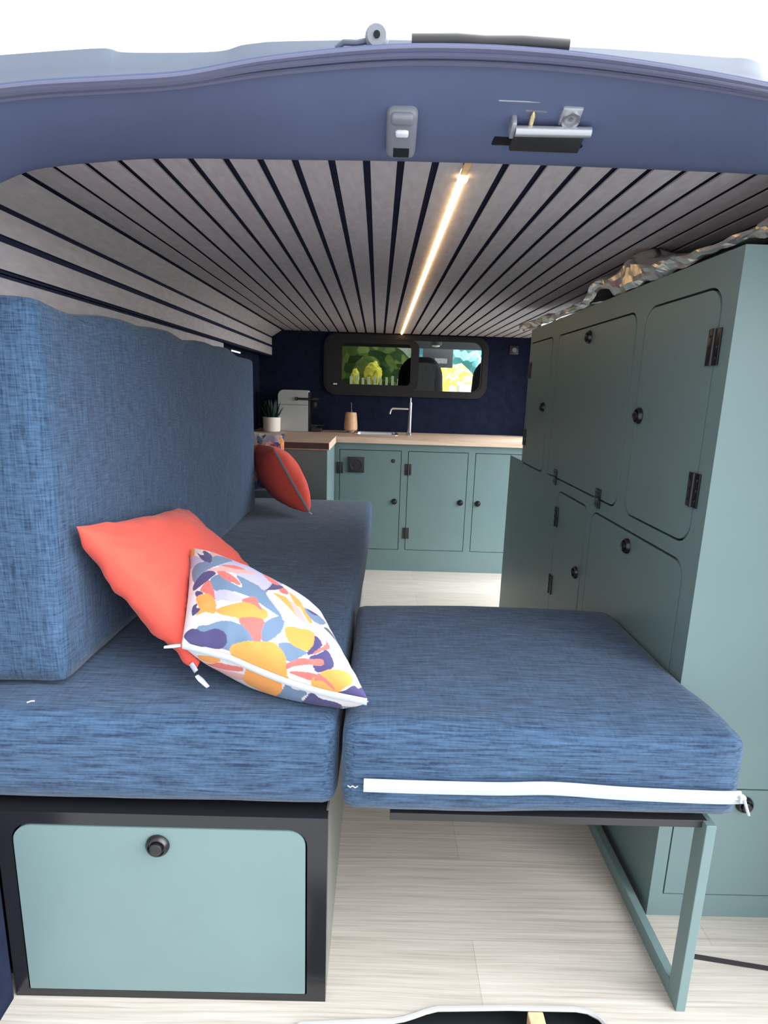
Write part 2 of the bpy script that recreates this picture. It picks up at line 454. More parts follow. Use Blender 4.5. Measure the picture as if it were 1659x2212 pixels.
ol = [(-.64, .74, 1.16), (-.61, .735, 1.255), (-.575, .73, 1.308), (-.52, .73, 1.335), (-.484, .73, 1.345), (-.433, .73, 1.350), (-.382, .73, 1.355), (-.325, .73, 1.360), (-.310, .73, 1.3595), (-.295, .73, 1.357), (-.228, .73, 1.359), (-.188, .73, 1.362), (-.167, .73, 1.368),
      (-.147, .73, 1.371), (-.127, .73, 1.373), (-.045, .73, 1.377), (.027, .73, 1.379), (.195, .73, 1.3785), (.282, .73, 1.377), (.366, .73, 1.374), (.392, .73, 1.374), (.408, .73, 1.370), (.419, .73, 1.362), (.442, .73, 1.352), (.56, .73, 1.338), (.70, .73, 1.318), (.84, .735, 1.285), (.93, .74, 1.235), (.98, .75, 1.16)]
olc = curve(ol, 4)
def seal_at(x):
    for a, b in zip(slc, slc[1:]):
        if a.x <= x <= b.x and b.x - a.x > 1e-6: return a.lerp(b, (x - a.x) / (b.x - a.x))
    return slc[-1].copy()
bm = bmesh.new(); rows = []
for p in olc:
    s = seal_at(p.x) + V((0, .012, .004))
    rows.append([bm.verts.new(q) for q in (s, s.lerp(p, .5) + V((0, .003, -.001)), p + V((0, -.001, -.002)), p + V((0, .004, .001)), V((p.x, .86, max(p.z + .03, 1.385))), V((p.x, 1.9, 1.40)), V((p.x, 3.6, 1.40)))])
for a, b in zip(rows, rows[1:]):
    for i in range(len(a) - 1): bm.faces.new((a[i], a[i + 1], b[i + 1], b[i]))
struct('trim_6', bm, M['body_paint'], smooth='all')
bm = bmesh.new()
box(bm, -.80, -.5775, .60, .7725, -.10, .345, .004); box(bm, -.80, -.68, .70, .86, .30, 1.30)
struct('trim_7', bm, M['navy_wall'])
bm = bmesh.new(); box(bm, .985, 1.10, .70, .86, -.10, 1.25)
struct('trim_8', bm, M['navy_wall'])

# fittings on the header
def hp(x, y, lift=0):                     # point on the header face near x
    return V((x, y, 1.293 + (.84 - y) * .457)) + V((0, -.416, -.91)) * lift
HU, HN = V((0, -.91, .416)), V((0, -.416, -.91))     # up along the face, out of the face
def hbox(bm, x0, x1, s0, s1, t0, t1, bev=.002, yc=.786, seg=2):
    vs0 = set(bm.verts); box(bm, x0, x1, s0, s1, t0, t1, bev, seg)
    base = hp(0, yc)
    for v in set(bm.verts) - vs0:
        c = v.co.copy(); v.co = V((c.x, 0, 0)) + V((0, base.y, base.z)) + HU * c.y + HN * c.z
t = thing('latch_catch', 'grey rounded catch housing with a pale button below the roof seal', 'latch', hp(.0145, .786))
FY = .778
bm = bmesh.new(); hbox(bm, -.004, .033, -.046, .022, -.004, .018, .0085, FY, seg=4); obj('housing', bm, M['grey_plastic'], t, True)
bm = bmesh.new(); hbox(bm, .001, .028, .007, .021, .012, .0215, .004, FY, seg=3); obj('cap', bm, M['grey_plastic'], t, True)
bm = bmesh.new(); hbox(bm, .007, .023, -.010, .000, .014, .021, .003, FY, seg=3); obj('button', bm, M['pale_plastic'], t, True)
bm = bmesh.new(); hbox(bm, .005, .025, -.040, -.026, .0165, .0185, .0008, FY); obj('opening', bm, M['void'], t)
t = thing('door_striker', 'zinc door striker with round bar, bright pin and ring bracket on the header', 'striker', hp(.19, .79))
bm = bmesh.new(); hbox(bm, .128, .243, -.024, .028, -.004, .003, .002, .786); obj('backing_plate', bm, M['black_plastic'], t, True)
bm = bmesh.new(); hbox(bm, .150, .237, -.036, -.006, .0, .012, .002, .774); obj('lower_housing', bm, M['dark_metal'], t, True)
bm = bmesh.new(); tube(bm, [hp(.150, .776, .016), hp(.240, .7745, .016)], .0058, 14); obj('striker_bar', bm, M['zinc'], t, True)
bm = bmesh.new(); hbox(bm, .144, .150, -.010, .012, 0, .018, .002, .776); obj('end_cap', bm, M['zinc'], t, True)
bm = bmesh.new(); tube(bm, [hp(.168, .777, .010), hp(.1675, .762, .010), hp(.167, .757, .010)], [.0028, .0028, .001], 10); obj('pin', bm, M['brass'], t, True)
bm = bmesh.new(); hbox(bm, .200, .224, -.006, .018, 0, .010, .002, .768); obj('ring_bracket', bm, M['zinc'], t, True)
bm = bmesh.new(); lathe(bm, hp(.2125, .7640, .0), HN, [(.0105, .009), (.0105, .014), (.0075, .014), (.0075, .010), (.003, .010), (.003, .013), (.0005, .013)], 20, False); obj('ring', bm, M['steel'], t, True)
bm = bmesh.new(); hbox(bm, .124, .256, -.0012, .0012, -.001, .006, .0008, .7495); obj('ledge', bm, M['zinc'], t, True)
bm = bmesh.new(); hbox(bm, .158, .226, -.002, .002, -.001, .006, .001, .760); obj('upper_lip', bm, M['grey_plastic'], t, True)
bm = bmesh.new(); tube(bm, [(x, .716, z) for x, z in ((.021, 1.3695), (.07, 1.3715), (.10, 1.3705), (.14, 1.372), (.191, 1.3705))], .0068, 12); 
tag(obj('roof_bar', bm, M['dark_metal'], smooth=True), 'dark grey rubbery bar lying along the roof edge above the header', 'bar')
t_ = t
for sx in (.134, .243):
    bm = bmesh.new(); lathe(bm, hp(sx, .770), HN, [(.0055, -.001), (.0055, .002), (.003, .003), (.0003, .003)], 12); obj('bolt', bm, M['grey_plastic'], t_, True)
t = thing('roof_fitting', 'small round grey fitting with a dark centre on the roof edge', 'fitting', (-.0165, .70, 1.372))
bm = bmesh.new(); lathe(bm, (-.0165, .712, 1.3675), (0, -1, -.1), [(.0125, 0), (.0125, .008), (.010, .012), (.0005, .012)], 20); obj('disc', bm, M['grey_plastic'], t, True)
bm = bmesh.new(); lathe(bm, (-.0165, .700, 1.3665), (0, -1, -.1), [(.0035, 0), (.0035, .0012), (.0003, .0012)], 14); obj('hole', bm, M['void'], t)
bm = bmesh.new(); tube(bm, [(-.060, .712, 1.358), (-.052, .708, 1.362), (-.038, .708, 1.362), (-.028, .708, 1.364)], .003, 8); obj('bracket', bm, M['body_paint'], t, True)

# ceiling lamp
t = thing('led_strip_lamp', 'glowing warm white light strip running along the slatted ceiling', 'lamp', (.112, 2.28, ZC))
bm = bmesh.new(); prism(bm, [(.1105, .95, ZC + .002), (.1225, .95, ZC + .002), (.113, 3.57, ZC + .002), (.101, 3.57, ZC + .002)], (0, 0, .006)); obj('channel', bm, M['steel'], t)
bm = bmesh.new(); tube(bm, [(.1163, 1.02, ZC - .001), (.107, 3.565, ZC - .001)], .0058, 12); obj('diffuser', bm, M['led'], t, True)
bm = bmesh.new(); lathe(bm, (.1165, .992, ZC - .010), (0, 0, 1), [(.0005, 0), (.006, .001), (.0085, .005), (.0085, .010)], 16); obj('end_light', bm, M['led'], t, True)
bm = bmesh.new(); box(bm, .111, .122, .90, .978, ZC - .004, ZC, .001); obj('end_cap', bm, M['bamboo'], t)

# ================================================================== FURNITURE
def knob_bm(c, n, r=.0165):
    bm = bmesh.new(); lathe(bm, c, n, [(r * .9, -.001), (r, .001), (r * .97, .005), (r * .8, .009), (r * .72, .009), (r * .66, .006), (r * .58, .006), (r * .55, .012), (r * .45, .0135), (.0004, .0135)], 24)
    return bm

def hinge_bm(c, n, ax, w=.017, h=.031):
    """butt hinge: two leaves, barrel and screw heads; ax = pin direction"""
    c, n, ax = V(c), V(n), V(ax); s = n.cross(ax); bm = bmesh.new()
    for sg in (-1, 1):
        vs0 = set(bm.verts); box(bm, .0015, w, -h, h, 0, .003, .0007)
        for v in set(bm.verts) - vs0:
            q = v.co.copy(); v.co = c + s * q.x * sg + ax * q.y + n * q.z
        for k in (-.6, 0, .6):
            lathe(bm, c + s * sg * w * .6 + ax * h * k, n, [(.0026, .0028), (.0022, .0040), (.0003, .0042)], 8)
    tube(bm, [c - ax * h + n * .003, c + ax * h + n * .003], .0034, 10, up=tuple(s))
    return bm

# storage bench
XB = -.0645; YB = .774
t = thing('storage_bench', 'long black storage bench with a sage green front flap under the sofa', 'bench', ((XB - .576) / 2, 1.7, 0))
bm = bmesh.new()
plate(bm, [(-.5765, 0), (XB, 0), (XB, .351), (-.5765, .351)], [rrect(-.5535, .0145, -.0955, .3305, (.002, .002, .030, .030))], (0, YB, 0), (1, 0, 0), (0, 0, 1), (0, -1, 0), .018)
box(bm, -.738, -.72, YB + .018, 2.66, 0, .351); box(bm, XB - .018, XB - .0032, YB + .018, 2.66, 0, .351)
box(bm, -.72, XB - .018, YB + .018, 2.66, .333, .351); box(bm, -.72, XB - .018, YB + .035, 2.64, .002, .010)
obj('frame', bm, M['black'], t)
bm = bmesh.new(); plate(bm, rrect(-.5505, .0165, -.0985, .3275, (.001, .001, .027, .027)), [], (0, YB - .001, 0), (1, 0, 0), (0, 0, 1), (0, -1, 0), .015)
bm2 = bmesh.new(); box(bm2, XB - .003, XB, YB + .0182, 2.66, 0, .351); obj('side_panel', bm2, M['grey_board'], t)
flap = obj('flap', bm, M['teal'], t)
obj('knob', knob_bm((-.327, YB - .001, .2985), (0, -1, 0), .0185), M['black_plastic'], flap, True)
bm = bmesh.new(); box(bm, -.40, XB - .022, YB + .025, YB + .20, .351, .3625, .002)
# seat and back cushions
def seat_warp(p, t):
    p.x += .022 * max(0, (p.y - 1.3) / 1.28) * (1 if t[0] > 0 else 0)
    return p
bm.free()
tag(obj('seat_cushion', cushion(-.645, -.051, .781, 2.585, .3635, .507, .020, .006, .0022, .022, 3, seat_warp, (0, 0, .6, 1, 0, 1)), M['navy_x'], None, 'all'),
    'long navy blue seat cushion lying on the black storage bench', 'cushion')
def back_warp(p, t):
    if t[2] > .5: p.z -= .022 * max(0, (p.y - 1.75) / .55) ** 1.5
    if t[2] > .5: p.z += .004 * math.sin(p.y * 11) + .004 * math.sin(p.y * 23 + 1)
    return p
tag(obj('back_cushion', cushion(-.648, -.498, .861, 2.300, .5170, 1.116, .013, .005, .003, .024, 9, back_warp, (0, 1, .6, 1, 0, 0)), M['navy_z'], None, 'all'),
    'tall navy blue backrest cushion standing against the left wall', 'cushion')

# pull-out ottoman: frame and cushion
t = thing('pull_out_frame', 'dark and sage green leg frame carrying the square navy cushion', 'frame', (.28, .80, 0))
bm = bmesh.new(); box(bm, .032, .528, .781, .800, .3455, .3585, .001); obj('front_rail', bm, M['dark_metal'], t)
bm = bmesh.new(); box(bm, .5205, .5365, .801, 1.27, .335, .3585, .001); obj('side_rail', bm, M['teal'], t)
for y in (.86, .96, 1.06, 1.16, 1.26):
    bm = bmesh.new(); box(bm, -.044, .535, y - .025, y + .025, .3588, .3675, .001); obj('slat', bm, M['block_wood'], t)
bm = bmesh.new(); box(bm, .5205, .5365, .770, .800, 0, .3580, .001); obj('leg', bm, M['teal'], t)
bm = bmesh.new(); box(bm, .5205, .5365, 1.24, 1.27, 0, .3345, .001); obj('leg', bm, M['teal'], t)
bm = bmesh.new(); box(bm, .5205, .5365, .801, 1.239, 0, .030, .001); obj('floor_rail', bm, M['teal'], t)
def ott_warp(p, t):
    if t[1] < -.8: p.z += .004 * math.sin(p.x * 9 + 1) * (t[2] + .2)
    p.z += .004 * math.sin(p.x * 6.5) * max(0, t[1])
    if t[0] > 0: p.x += .012 * t[0] * max(0, min(1, (.935 - p.y) / .06))
    return p
ott = thing('ottoman_cushion', 'square navy blue cushion with a white front zip on the pull-out frame', 'cushion', (.255, 1.02, .37))
obj('cover', cushion(-.0435, .5495, .766, 1.2865, .3715, .510, .017, .006, .0022, .02, 21, ott_warp, (0, 0, 1, 1, 0, 1)), M['navy_x'], ott, 'all')
zp = [(-.010, .757, .4245), (.06, .757, .4235), (.14, .757, .4235), (.20, .7565, .4245), (.255, .756, .4275), (.30, .756, .4265), (.37, .756, .4225), (.45, .757, .4195), (.52, .7575, .418), (.556, .7595, .4175)]
bm = bmesh.new(); tube(bm, curve(zp, 5), .0112, 10, sx=.30, sy=1)
zz = obj('zip', bm, M['white_tape'], ott, True)
bm = bmesh.new(); tube(bm, [V(p) + V((0, -.0032, 0)) for p in curve(zp, 5)], .0016, 6); obj('zip_teeth', bm, M['pale_plastic'], zz, True)
bm = bmesh.new(); box(bm, .551, .561, .751, .760, .412, .424, .002); tube(bm, [(.557, .751, .420), (.561, .749, .408), (.566, .749, .396)], .0022, 8); obj('zip_puller', bm, M['white_tape'], zz, True)
for x0, z0 in ((-.030, .4195), (-.0225, .4190)):
    bm = bmesh.new(); tube(bm, [(x0 - .004, .7605, z0 + .001), (x0, .7590, z0 - .0008), (x0 + .004, .7605, z0 + .001)], .0009, 6); obj('stitch', bm, M['white_tape'], ott, True)

# tall cabinet on the right
doors = [  # y0, y1, z0, z1, radii(y0z0, y1z0, y1z1, y0z1), knob(y,z), hinges [(y,z,axis)]
    (1.960, 2.228, .745, 1.184, (.02, .004, .004, .02), (2.006, .959), [(2.228, 1.089, 'z'), (2.228, .84, 'z')]),
    (1.323, 1.886, .750, 1.182, (.030, .004, .004, .030), (1.612, 1.156), [(1.80, .750, 'y'), (1.431, .750, 'y')]),
    (.999, 1.273, .749, 1.182, (.036, .036, .036, .036), (1.252, .963), [(.999, 1.087, 'z'), (.999, .845, 'z')]),
    (1.504, 1.750, .080, .711, (.02, .02, .02, .02), (1.535, .521), [(1.750, .632, 'z'), (1.750, .413, 'z')]),
    (1.002, 1.459, .400, .709, (.004, .004, .030, .030), (1.234, .679), [])]
CH = 1.237
t = thing('tall_cabinet', 'tall sage green cabinet with five rounded doors along the right side', 'cabinet', (.76, 1.65, 0))
bm = bmesh.new()
holes = [rrect(a - .0046, c - .0046, b + .0046, d + .0046, tuple(q + .0045 for q in r)) for a, b, c, d, r, _, _ in doors]
outl = [(YC, 0), (2.447, 0), (2.447, .747), (2.250, .747), (2.250, CH), (YC, CH)]
plate(bm, outl, holes, (XC, 0, 0), (0, 1, 0), (0, 0, 1), (-1, 0, 0), .016)
plate(bm, [(XC + .016, 0), (.998, 0), (.998, CH), (XC + .016, CH)], [rrect(.5790, .0500, .9815, .2875, .001)], (0, YC, 0), (1, 0, 0), (0, 0, 1), (0, -1, 0), .016)
box(bm, XC + .016, .998, 2.434, 2.447, 0, .747); box(bm, XC + .016, .998, 2.235, 2.434, .733, .747)
box(bm, XC + .016, .998, 2.237, 2.250, .747, CH); box(bm, XC + .016, .998, YC + .016, 2.237, CH - .014, CH)
obj('carcass', bm, M['teal'], t)
bm = bmesh.new(); box(bm, XC + .030, .98, YC + .030, 2.23, .005, CH - .02); obj('interior', bm, M['void'], t)
for a, b, c, d, r, (ky, kz), hs in doors:
    bm = bmesh.new(); plate(bm, rrect(a, c, b, d, r), [], (XC - .0006, 0, 0), (0, 1, 0), (0, 0, 1), (-1, 0, 0), .015)
    dr = obj('door', bm, M['teal'], t)
    obj('knob', knob_bm((XC, ky, kz), (-1, 0, 0), .0175), M['black_plastic'], dr, True)
    for hy, hz, ax in hs:
        obj('hinge', hinge_bm((XC - .001, hy, hz), (-1, 0, 0), (0, 0, 1) if ax == 'z' else (0, 1, 0), .018 if ax == 'z' else .024, .030 if ax == 'z' else .017), M['black_plastic'], dr, True)
bm = bmesh.new(); plate(bm, rrect(.5815, .0525, .9790, .2850, .001), [], (0, YC - .0006, 0), (1, 0, 0), (0, 0, 1), (0, -1, 0), .015)
dr = obj('drawer', bm, M['teal'], t)
obj('knob', knob_bm((.707, YC, .2555), (0, -1, 0), .0165), M['black_plastic'], dr, True)

# kitchen unit across the front end
t = thing('kitchen_cabinet', 'sage green kitchen base cabinet with three doors under the worktop', 'cabinet', (.3, 3.30, 0))
kd = [(-.217, .114, (.086, .399), [(-.217, .579), (-.217, .221)]), (.156, .479, (.451, .403), [(.156, .579), (.156, .221)]), (.523, .846, (.548, .400), [(.846, .579), (.846, .221)])]
bm = bmesh.new()
plate(bm, [(-.270, 0), (.999, 0), (.999, .7165), (-.270, .7165)], [rrect(a - .0032, .1228, b + .0032, .6802, .001) for a, b, _, _ in kd], (0, YK, 0), (1, 0, 0), (0, 0, 1), (0, -1, 0), .016)
box(bm, -.270, -.254, YK + .016, 3.575, 0, .7165); box(bm, .983, .999, YK + .016, 3.575, 0, .7165)
obj('carcass', bm, M['teal'], t)
bm = bmesh.new(); box(bm, -.250, .98, YK + .030, YK + .05, .002, .714); obj('interior', bm, M['void'], t)
for i, (a, b, (kx, kz), hs) in enumerate(kd):
    bm = bmesh.new(); plate(bm, rrect(a, .126, b, .677, .0006), [], (0, YK - .0006, 0), (1, 0, 0), (0, 0, 1), (0, -1, 0), .015)
    dr = obj('door', bm, M['teal'], t)
    obj('knob', knob_bm((kx, YK, kz), (0, -1, 0), .0165), M['black_plastic'], dr, True)
    for hx, hz in hs: obj('hinge', hinge_bm((hx, YK - .001, hz), (0, -1, 0), (0, 0, 1), .017, .031), M['dark_metal'], dr, True)
    if i == 0:
        bm = bmesh.new(); box(bm, -.174, -.084, YK - .012, YK - .0005, .555, .640, .004)
        lathe(bm, (-.129, YK - .012, .5975), (0, -1, 0), [(.034, 0), (.034, .003), (.029, .003), (.027, .0008), (.0005, .0008)], 28)
        lathe(bm, (-.129, YK - .0125, .5975), (0, -1, 0), [(.010, 0), (.009, .006), (.0005, .006)], 14)
        obj('power_socket', bm, M['dark_metal'], dr, True)
        bm = bmesh.new(); lathe(bm, (.073, YK, .624), (0, -1, 0), [(.011, -.001), (.011, .003), (.007, .005), (.0005, .005)], 18); obj('push_button', bm, M['dark_metal'], dr, True)
t = thing('side_cabinet', 'plain sage green cabinet return at the far end of the bench', 'cabinet', (-.48, 2.9, 0))
bm = bmesh.new(); box(bm, -.738, -.246, 2.690, 3.116, 0, .7170, .001); obj('carcass', bm, M['teal'], t)
# worktop (L shape) with sink cut-out
t = thing('worktop', 'light oak L-shaped kitchen worktop below the bulkhead window', 'worktop', (.1, 3.3, .72))
bm = bmesh.new()
plate(bm, [(-.740, 3.118), (-.262, 3.118), (-.236, 3.090), (-.236, 3.118), (.999, 3.118), (.999, YW - .001), (-.740, YW - .001)], [rrect(-.140, 3.292, .090, 3.490, .02)], (0, 0, .749), (1, 0, 0), (0, 1, 0), (0, 0, 1), .031)
obj('main_top', bm, M['worktop'], t)
bm = bmesh.new(); box(bm, -.740, -.236, 2.684, 3.1175, .7178, .7535, .0015); obj('return_top', bm, M['worktop'], t)
bm = bmesh.new(); box(bm, -.740, -.238, 2.678, 2.6835, .724, .7515, .001); obj('shade_band', bm, M['worktop_shade'], t, label='dark brown band painted as shade on the front edge')  # added strip darkening the oak edge where it faces away from the light
t = thing('sink', 'stainless steel sink set into the oak worktop', 'sink', (-.025, 3.39, .749))
bm = bmesh.new(); plate(bm, rrect(-.150, 3.282, .100, 3.500, .025), [rrect(-.134, 3.298, .084, 3.484, .02)], (0, 0, .7525), (1, 0, 0), (0, 1, 0), (0, 0, 1), .003); obj('rim', bm, M['steel'], t)
bm = bmesh.new()
lo, hi = rrect(-.136, 3.296, .086, 3.486, .02), rrect(-.126, 3.306, .076, 3.476, .03)
A = [bm.verts.new((x, y, .7515)) for x, y in lo]; B = [bm.verts.new((x, y, .640)) for x, y in hi]
for i in range(len(A)): bm.faces.new((A[i], A[(i + 1) % len(A)], B[(i + 1) % len(A)], B[i]))
bm.faces.new(B[::-1]); obj('bowl', bm, M['steel'], t, True)
t = thing('faucet', 'slim gunmetal kitchen faucet with a bent side spout beside the sink', 'faucet', (.165, 3.38, .749))
bm = bmesh.new(); lathe(bm, (.165, 3.38, .749), (0, 0, 1), [(.0165, 0), (.0165, .010), (.0115, .012), (.0115, .170), (.0125, .171), (.0125, .180), (.0115, .181), (.0115, .186)], 20); obj('body', bm, M['chrome'], t, True)
bm = bmesh.new(); lathe(bm, (.165, 3.38, .9355), (0, 0, 1), [(.006, 0), (.006, .024), (.004, .028), (.0004, .028)], 14); obj('lever', bm, M['chrome'], t, True)
bm = bmesh.new(); tube(bm, [(.154, 3.375, .898), (.10, 3.36, .898), (.062, 3.35, .898), (.055, 3.348, .893), (.048, 3.346, .868)], .0058, 12); obj('spout', bm, M['steel'], t, True)
t = thing('soap_dispenser', 'bamboo soap dispenser with a black pump left of the sink', 'dispenser', (-.178, 3.44, .749))
bm = bmesh.new(); lathe(bm, (-.178, 3.44, .749), (0, 0, 1), [(.020, 0), (.024, .012)], 20); obj('foot', bm, M['clear_foot'], t, True)
bm = bmesh.new(); lathe(bm, (-.178, 3.44, .7615), (0, 0, 1), [(.034, 0), (.0395, .006), (.0395, .03), (.0335, .098), (.030, .105), (.010, .107)], 28); obj('bottle', bm, M['bamboo'], t, True)
bm = bmesh.new(); lathe(bm, (-.178, 3.44, .8690), (0, 0, 1), [(.008, 0), (.008, .012), (.0045, .013), (.0045, .056), (.0003, .057)], 12); tube(bm, [(-.178, 3.44, .922), (-.178, 3.40, .920)], .0035, 8); obj('pump', bm, M['black_plastic'], t, True)
# coffee machine
t = thing('coffee_machine', 'grey capsule coffee machine standing side-on in the corner of the worktop', 'coffee machine', (-.50, 3.43, .749))
bm = bmesh.new(); plate(bm, rrect(-.597, .7505, -.424, .985, (.003, .003, .012, .035)), [], (0, 3.39, 0), (1, 0, 0), (0, 0, 1), (0, -1, 0), .10); obj('body', bm, M['machine_grey'], t, True)
bm = bmesh.new(); box(bm, -.5955, -.426, 3.3885, 3.3900, .9005, .9030); obj('seam', bm, M['cab_grey'], t)
bm = bmesh.new(); box(bm, -.4235, -.412, 3.395, 3.485, .7510, .975, .004); obj('front_panel', bm, M['black_plastic'], t, True)
bm = bmesh.new(); tube(bm, [(-.489, 3.384, .936), (-.43, 3.384, .936), (-.40, 3.388, .936)], .0065, 10); lathe(bm, (-.489, 3.392, .936), (0, -1, 0), [(.010, 0), (.010, .012), (.0005, .012)], 14); tube(bm, [(-.40, 3.386, .936), (-.372, 3.40, .937), (-.366, 3.44, .937)], .008, 8); obj('lever', bm, M['black_plastic'], t, True)
bm = bmesh.new(); lathe(bm, (-.489, 3.3795, .936), (0, -1, 0), [(.004, 0), (.004, .001), (.0004, .001)], 10); obj('lever_pin', bm, M['pale_plastic'], t)
bm = bmesh.new(); box(bm, -.4115, -.345, 3.40, 3.48, .7510, .772, .004); box(bm, -.4115, -.335, 3.395, 3.485, .7850, .790, .001); box(bm, -.4115, -.38, 3.42, 3.46, .772, .785); obj('drip_tray', bm, M['dark_metal'], t)
bm = bmesh.new(); box(bm, -.4115, -.375, 3.42, 3.46, .885, .925, .005); obj('spout', bm, M['black_plastic'], t, True)
# plant
t = thing('potted_plant', 'small dark succulent in a cream pot beside the coffee machine', 'plant', (-.623, 3.33, .749))
bm = bmesh.new(); lathe(bm, (-.623, 3.33, .751), (0, 0, 1), [(.046, 0), (.048, .003), (.050, .080), (.046, .080), (.045, .070), (.0005, .070)], 28); obj('pot', bm, M['ceramic'], t, True)
bm = bmesh.new(); lathe(bm, (-.623, 3.33, .822), (0, 0, 1), [(.044, 0), (.040, .003), (.0005, .005)], 18); obj('soil', bm, M['soil'], t, True)
rnd = random.Random(5)
for i in range(15):
    a = i * 2.4; r0 = .006 + .022 * (i / 15); tl = .10 - .035 * (i / 15); ln = .015 + .035 * (i / 15)
    c = V((-.623 + r0 * math.cos(a), 3.33 + r0 * math.sin(a), .824)); tip = c + V((ln * math.cos(a), ln * math.sin(a), tl * rnd.uniform(.85, 1.15)))
    bm = bmesh.new(); tube(bm, [c, c.lerp(tip, .35) + V((.003 * math.cos(a), .003 * math.sin(a), 0)), c.lerp(tip, .75), tip], [.006, .0095, .006, .0008], 8, sx=1, sy=.45, up=(math.cos(a), math.sin(a), .2)); obj('leaf', bm, M['leaf'], t, True)
# wall switch
t = thing('wall_switch', 'small dark rotary switch on the navy front wall by the cabinet', 'switch', (.782, YW, 1.258))
bm = bmesh.new(); box(bm, .754, .810, YW - .010, YW - .001, 1.231, 1.286, .004); obj('plate', bm, M['dark_metal'], t, True)
bm = bmesh.new(); lathe(bm, (.782, YW - .010, 1.258), (0, -1, 0), [(.015, 0), (.013, .010), (.0005, .010)], 18); obj('dial', bm, M['grey_plastic'], t, True)

# foil insulation bulging out over the cabinet top
FU = [(2.40, 1.262), (2.336, 1.278), (2.16, 1.272), (2.043, 1.268), (1.90, 1.256), (1.753, 1.264), (1.66, 1.262), (1.60, 1.285), (1.53, 1.298), (1.46, 1.304), (1.383, 1.326), (1.34, 1.308), (1.27, 1.290), (1.183, 1.277), (1.095, 1.262), (1.009, 1.258), (.938, 1.264), (.86, 1.272), (.82, 1.27)]
FLo = [(2.40, 1.246), (2.336, 1.244), (2.16, 1.240), (2.043, 1.240), (1.90, 1.239), (1.753, 1.239), (1.66, 1.239), (1.60, 1.262), (1.53, 1.262), (1.46, 1.240), (1.383, 1.239), (1.34, 1.239), (1.27, 1.239), (1.183, 1.239), (1.095, 1.239), (1.009, 1.239), (.938, 1.239), (.86, 1.228), (.82, 1.226)]
bm = bmesh.new(); rows = []
pu, pl_ = curve([(0, a, b) for a, b in FU], 7), curve([(0, a, b) for a, b in FLo], 7)
for k, (u, l) in enumerate(zip(pu, pl_)):
    y = u.y; row = []
    bulge = .016 + .016 * abs(noise.noise(V((y * 7, 3, 0))))
    for j in range(9):
        s = j / 8; ang = s * PI * .95
        x = XC + .050 - (.050 + bulge) * math.sin(min(ang, PI * .5)) if s < .5 else XC - bulge * math.sin(ang) + .008 * (s - .5)
        z = u.z + (l.z - u.z) * (s ** 1.3)
        nz = noise.noise_vector(V((y * 13, s * 2.6, 1.7))) * .012 + noise.noise_vector(V((y * 30, s * 5, 4.1))) * .006
        z2 = max(z + nz.z * .7, 1.2385 if y > .96 else 0)
        row.append(bm.verts.new((x + nz.x, y + nz.y * .5, z2)))
    row.insert(0, bm.verts.new((XC + .12, y, min(u.z + .012, 1.31))))
    rows.append(row)
for a, b in zip(rows, rows[1:]):
    for i in range(len(a) - 1): bm.faces.new((a[i], a[i + 1], b[i + 1], b[i]))
tag(obj('insulation_foil', bm, M['foil']), 'crumpled silver insulation foil bulging out above the tall cabinet', 'foil')

# ================================================================== PILLOWS
def pillow(c00, c10, c11, c01, out, thick, n=44, pinch=.10, sag=0, seed=0, amp=.004, asym=1.0, rest=.5195):
    """two bulging sheets sewn at their edge; returns bmesh, edge sampler; uv layer 'UVMap'"""
    P = [V(c) for c in (c00, c10, c11, c01)]; out = V(out)
    nrm = ((P[1] - P[0]).cross(P[3] - P[0])).normalized()
    if nrm.dot(out) < 0: nrm = -nrm
    def base(u, v):
        uu, vv = u * (1 - pinch * (1 - v * v) * abs(u) ** 2), v * (1 - pinch * (1 - u * u) * abs(v) ** 2)
        a, b = (uu + 1) / 2, (vv + 1) / 2
        q = P[0] * (1 - a) * (1 - b) + P[1] * a * (1 - b) + P[2] * a * b + P[3] * (1 - a) * b
        q.z -= sag * max(0, (1 - v) / 2) * math.sin(PI * min(1, max(0, (u + .45) / 1.45)))
        return q
    def surf(u, v, side):
        h = ((1 - u * u) * (1 - v * v))
        h = thick / 2 * (max(h, 0) ** .42)
        p = base(u, v) + nrm * side * h * (1 if side > 0 else asym)
        e = 1 - (1 - u * u) * (1 - v * v)
        w = noise.noise(V((u * 2.2 + seed, v * 2.2, side))) * .8 + noise.noise(V((u * 6 + seed, v * 6, side))) * .45 * e
        ang = math.atan2(v, u); rad = math.hypot(u, v)
        w += .35 * math.sin(ang * 26 + seed) * max(0, rad - .75) * (1 if h > 1e-4 else 0)
        p += nrm * side * w * amp * min(1, h / (thick * .12 + 1e-6))
        if rest: p.z = max(p.z, rest)
        return p
    bm = bmesh.new(); uvl = bm.loops.layers.uv.new('UVMap'); d = {}
    def vt(i, j, s):
        edge = i in (0, n) or j in (0, n); k = (i, j, 0 if edge else s)
        if k not in d:
            u, v = math.sin((2 * i / n - 1) * PI / 2), math.sin((2 * j / n - 1) * PI / 2)
            d[k] = (bm.verts.new(surf(u, v, s)), u, v)
        return d[k]
    for s in (1, -1):
        for i in range(n):
            for j in range(n):
                q = [vt(i, j, s), vt(i + 1, j, s), vt(i + 1, j + 1, s), vt(i, j + 1, s)]
                f = bm.faces.new([a[0] for a in q])
                for lp, a in zip(f.loops, q): lp[uvl].uv = (((a[1] + 1) / 2) + (0 if s > 0 else 2), (a[2] + 1) / 2)
    return bm, base, nrm, surf

